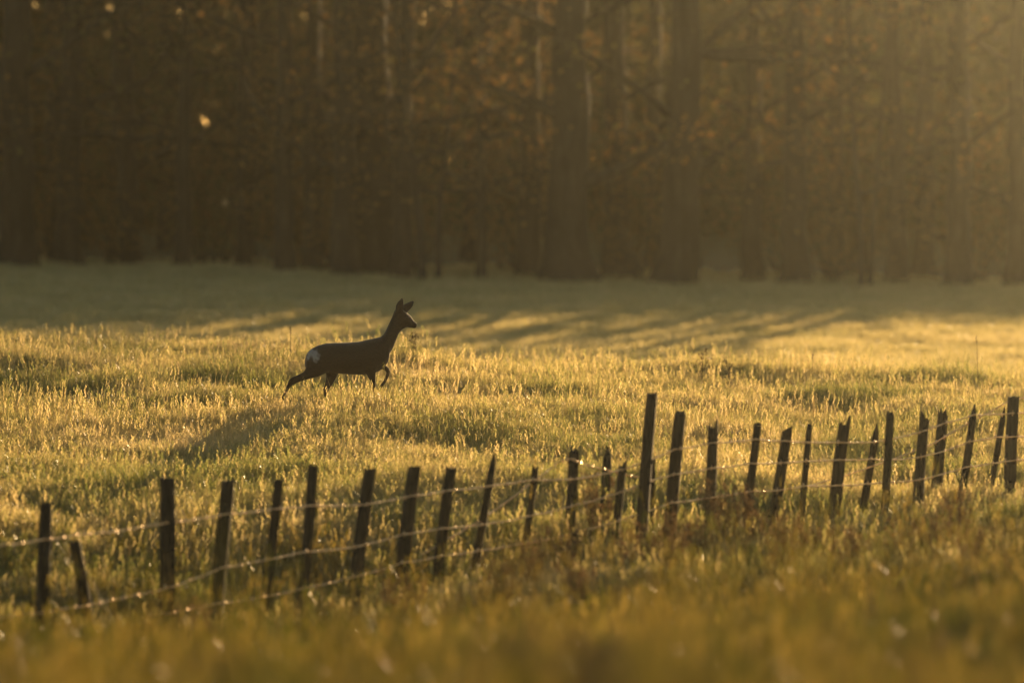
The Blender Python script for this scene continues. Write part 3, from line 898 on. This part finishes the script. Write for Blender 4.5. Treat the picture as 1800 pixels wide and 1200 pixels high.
for wi, pl in enumerate(WIRES):
    mb = MB()
    P = []
    for (px, py) in pl:
        d = fence_d(px) - 0.05 + (0.25 if wi == 3 else 0.2 if wi == 4 else 0)
        P.append(at(px, py, d))
    path = []
    for a, b in zip(P[:-1], P[1:]):
        n = max(3, int((b - a).length / 0.07))
        sag = 0.012 * (b - a).length
        for i in range(n):
            t = i / n
            q = a.lerp(b, t)
            path.append(q + Vector((0, rp.uniform(-.002, .002), -sag * 4 * t * (1 - t) + rp.uniform(-.0025, .0025))))
    path.append(P[-1])
    # two twisted strands
    for s in (0, math.pi):
        pts = [q + Vector((0, 0.0028 * math.cos(i * 1.7 + s), 0.0028 * math.sin(i * 1.7 + s))) - FO for i, q in enumerate(path)]
        mb.tube(pts, [0.0042] * len(pts), 5)
    wire = mb.build('wire', M_WIRE, fence)
    # barbs
    bb = MB()
    for i in range(1, len(path) - 1, 2):
        t = (path[i + 1] - path[i - 1]).normalized()
        for k in range(2):
            a = rp.uniform(0, 6.28)
            v = Vector((0.3 * math.cos(a), math.cos(a), math.sin(a))).normalized() * 0.024
            c = path[i] + t * (0.006 * k) - FO
            bb.tube([c - v, c + v], [0.003, 0.0022], 4)
        bb.tube([path[i] - t * .008 - FO, path[i] + t * .012 - FO], [0.0075, 0.0075], 6)
    bo = bb.build('barbs', M_WIRE, wire)
    bo['kind'] = 'stuff'

# ------------------------------------------------------------------ weeds
def weed(px, py, d, h, n, label, mat, name='dry_weed', cat='weed', group=None, spread=0.5):
    p = at(px, py, d)
    z = gz(p.x, d)
    t = empty(name, (p.x, d, z))
    tag(t, label, cat, group)
    rnd = random.Random(int(px * 7 + py))
    for k in range(n):
        q = Vector((rnd.gauss(0, 0.06 * spread), rnd.gauss(0, 0.06 * spread), -0.03))
        dd = Vector((rnd.uniform(-spread, spread), rnd.uniform(-spread, spread), 1.4))
        H = h * rnd.uniform(0.6, 1.05)
        pts = branch_path(rnd, q, dd, H, 6, 0.08, 0.02)
        sb = MB()
        sb.tube(pts, [0.0045, 0.004, 0.0036, 0.0032, 0.0028, 0.0022, 0.0015], 5)
        for j in range(2, 6):
            if n > 1:
                for _ in range(2):
                    br = branch_path(rnd, pts[j], Vector((rnd.uniform(-1, 1), rnd.uniform(-1, 1), 0.9)), H * rnd.uniform(0.12, 0.25), 3, 0.15, 0.03)
                    sb.tube(br, [0.0024, 0.002, 0.0016, 0.001], 4)
                    for _ in range(7):
                        c = br[rnd.randint(1, 3)] + Vector((rnd.gauss(0, .012), rnd.gauss(0, .012), rnd.gauss(0, .012)))
                        u_ = Vector((rnd.gauss(0, 1), rnd.gauss(0, 1), rnd.gauss(0, 1))).normalized()
                        sb.quad(c, u_ * rnd.uniform(.008, .018), u_.orthogonal().normalized() * .006)
        for _ in range(10):
            c = pts[-1] + Vector((rnd.gauss(0, .006), rnd.gauss(0, .006), rnd.uniform(-.06, .02)))
            u_ = Vector((rnd.gauss(0, .4), rnd.gauss(0, .4), 1)).normalized()
            sb.quad(c, u_ * .012, u_.orthogonal().normalized() * .005)
        sb.build('stem', mat, t, False)
WG = 'dry weeds along the fence and the bank'
for px, py, d, h, n, label in (
    (1262, 930, 48.6, 0.62, 12, 'rusty dry weed in front of the post with a split top after the tallest pair'), (1290, 935, 48.9, 0.70, 14, 'tallest rusty dry weed before the fence, in the gap between two posts'),
    (1325, 940, 48.5, 0.55, 12, 'rusty dry weed at the foot of a slim leaning post'), (1225, 955, 47.4, 0.5, 12, 'low rusty weed just below the two tallest posts'),
    (1050, 930, 49.5, 0.66, 12, 'brown dry weed growing around the pale pointed post'), (1000, 985, 47.0, 0.45, 10, 'dark weed below the rounded post where the loose wire peaks'),
    (1680, 940, 48.0, 0.5, 11, 'brown weed below the thin stake near the sunward end of the fence'), (940, 1010, 46.0, 0.42, 10, 'dark low weed below the thin post left of the loose wire'),
    (1420, 960, 47.5, 0.42, 10, 'brown weed before the narrow round-topped post'), (1580, 980, 46.0, 0.45, 10, 'brown weed in open grass before the jagged posts'),
    (1120, 985, 46.5, 0.48, 12, 'spreading brown weed in front of the tallest post'), (1180, 1000, 45.5, 0.5, 12, 'brown weed nearer the viewer than the two tallest posts'),
    (1370, 1000, 45.5, 0.5, 12, 'rusty weed in front of the slanting-topped post'), (1490, 1010, 45.0, 0.4, 10, 'brown weed in rough grass below the two-pronged post'),
    (1640, 990, 46.0, 0.5, 12, 'brown weed below the pair of jagged posts'), (1720, 1010, 44.5, 0.45, 12, 'dark weed at the foot of the bank near the last post'),
    (880, 1040, 44.5, 0.5, 12, 'dark weed below the thin pointed leaning post'), (1010, 1050, 43.0, 0.5, 12, 'dark blurred weed in rough grass below the rounded post'),
    (420, 1110, 22.0, 0.45, 12, 'large soft dark weed close to the viewer under the third to fourth posts'), (620, 1120, 20.0, 0.5, 12, 'large soft brown weed close to the viewer under the middle of the near fence'),
    (930, 1090, 24.0, 0.5, 14, 'large soft brown weed close to the viewer under the loose wire'), (1050, 1110, 22.0, 0.5, 12, 'large soft dark weed close to the viewer below the rounded post'),
    (1620, 1110, 24.0, 0.5, 12, 'large soft brown weed close to the viewer on the sunward bank'),
    (700, 1060, 43.5, 0.5, 8, 'dark blurred weed below the middle of the near fence'), (340, 1100, 41.0, 0.45, 8, 'dark blurred weed between the widest post and the next')):
    weed(px, py, d, h, n, label, M_WEED if d > 30 else M_STALK, group=WG)
for px, py, d, h, n, label in (
    (515, 640, 66.0, 0.62, 1, 'single dark stalk standing on the crest behind the deer rump'), (1236, 680, 66.5, 0.55, 2, 'pair of dark stalks on the crest past the tallest post'),
    (1282, 680, 66.3, 0.45, 2, 'short dark stalks on the crest farther from the deer than the pair'), (1428, 690, 66.0, 0.6, 1, 'lone pale stalk on the crest over the middle of the far fence'),
    (1722, 700, 66.5, 0.7, 1, 'tall thin stalk on the crest near the sunward end'), (172, 620, 66.5, 0.5, 1, 'lone stalk on the crest at the shaded end'), (730, 640, 66.0, 0.42, 2, 'stalks on the crest just beneath the deer muzzle')):
    weed(px, py, d, h, n, label, M_STALK, 'weed_stalk', 'weed', 'stalks standing on the crest', 0.12)
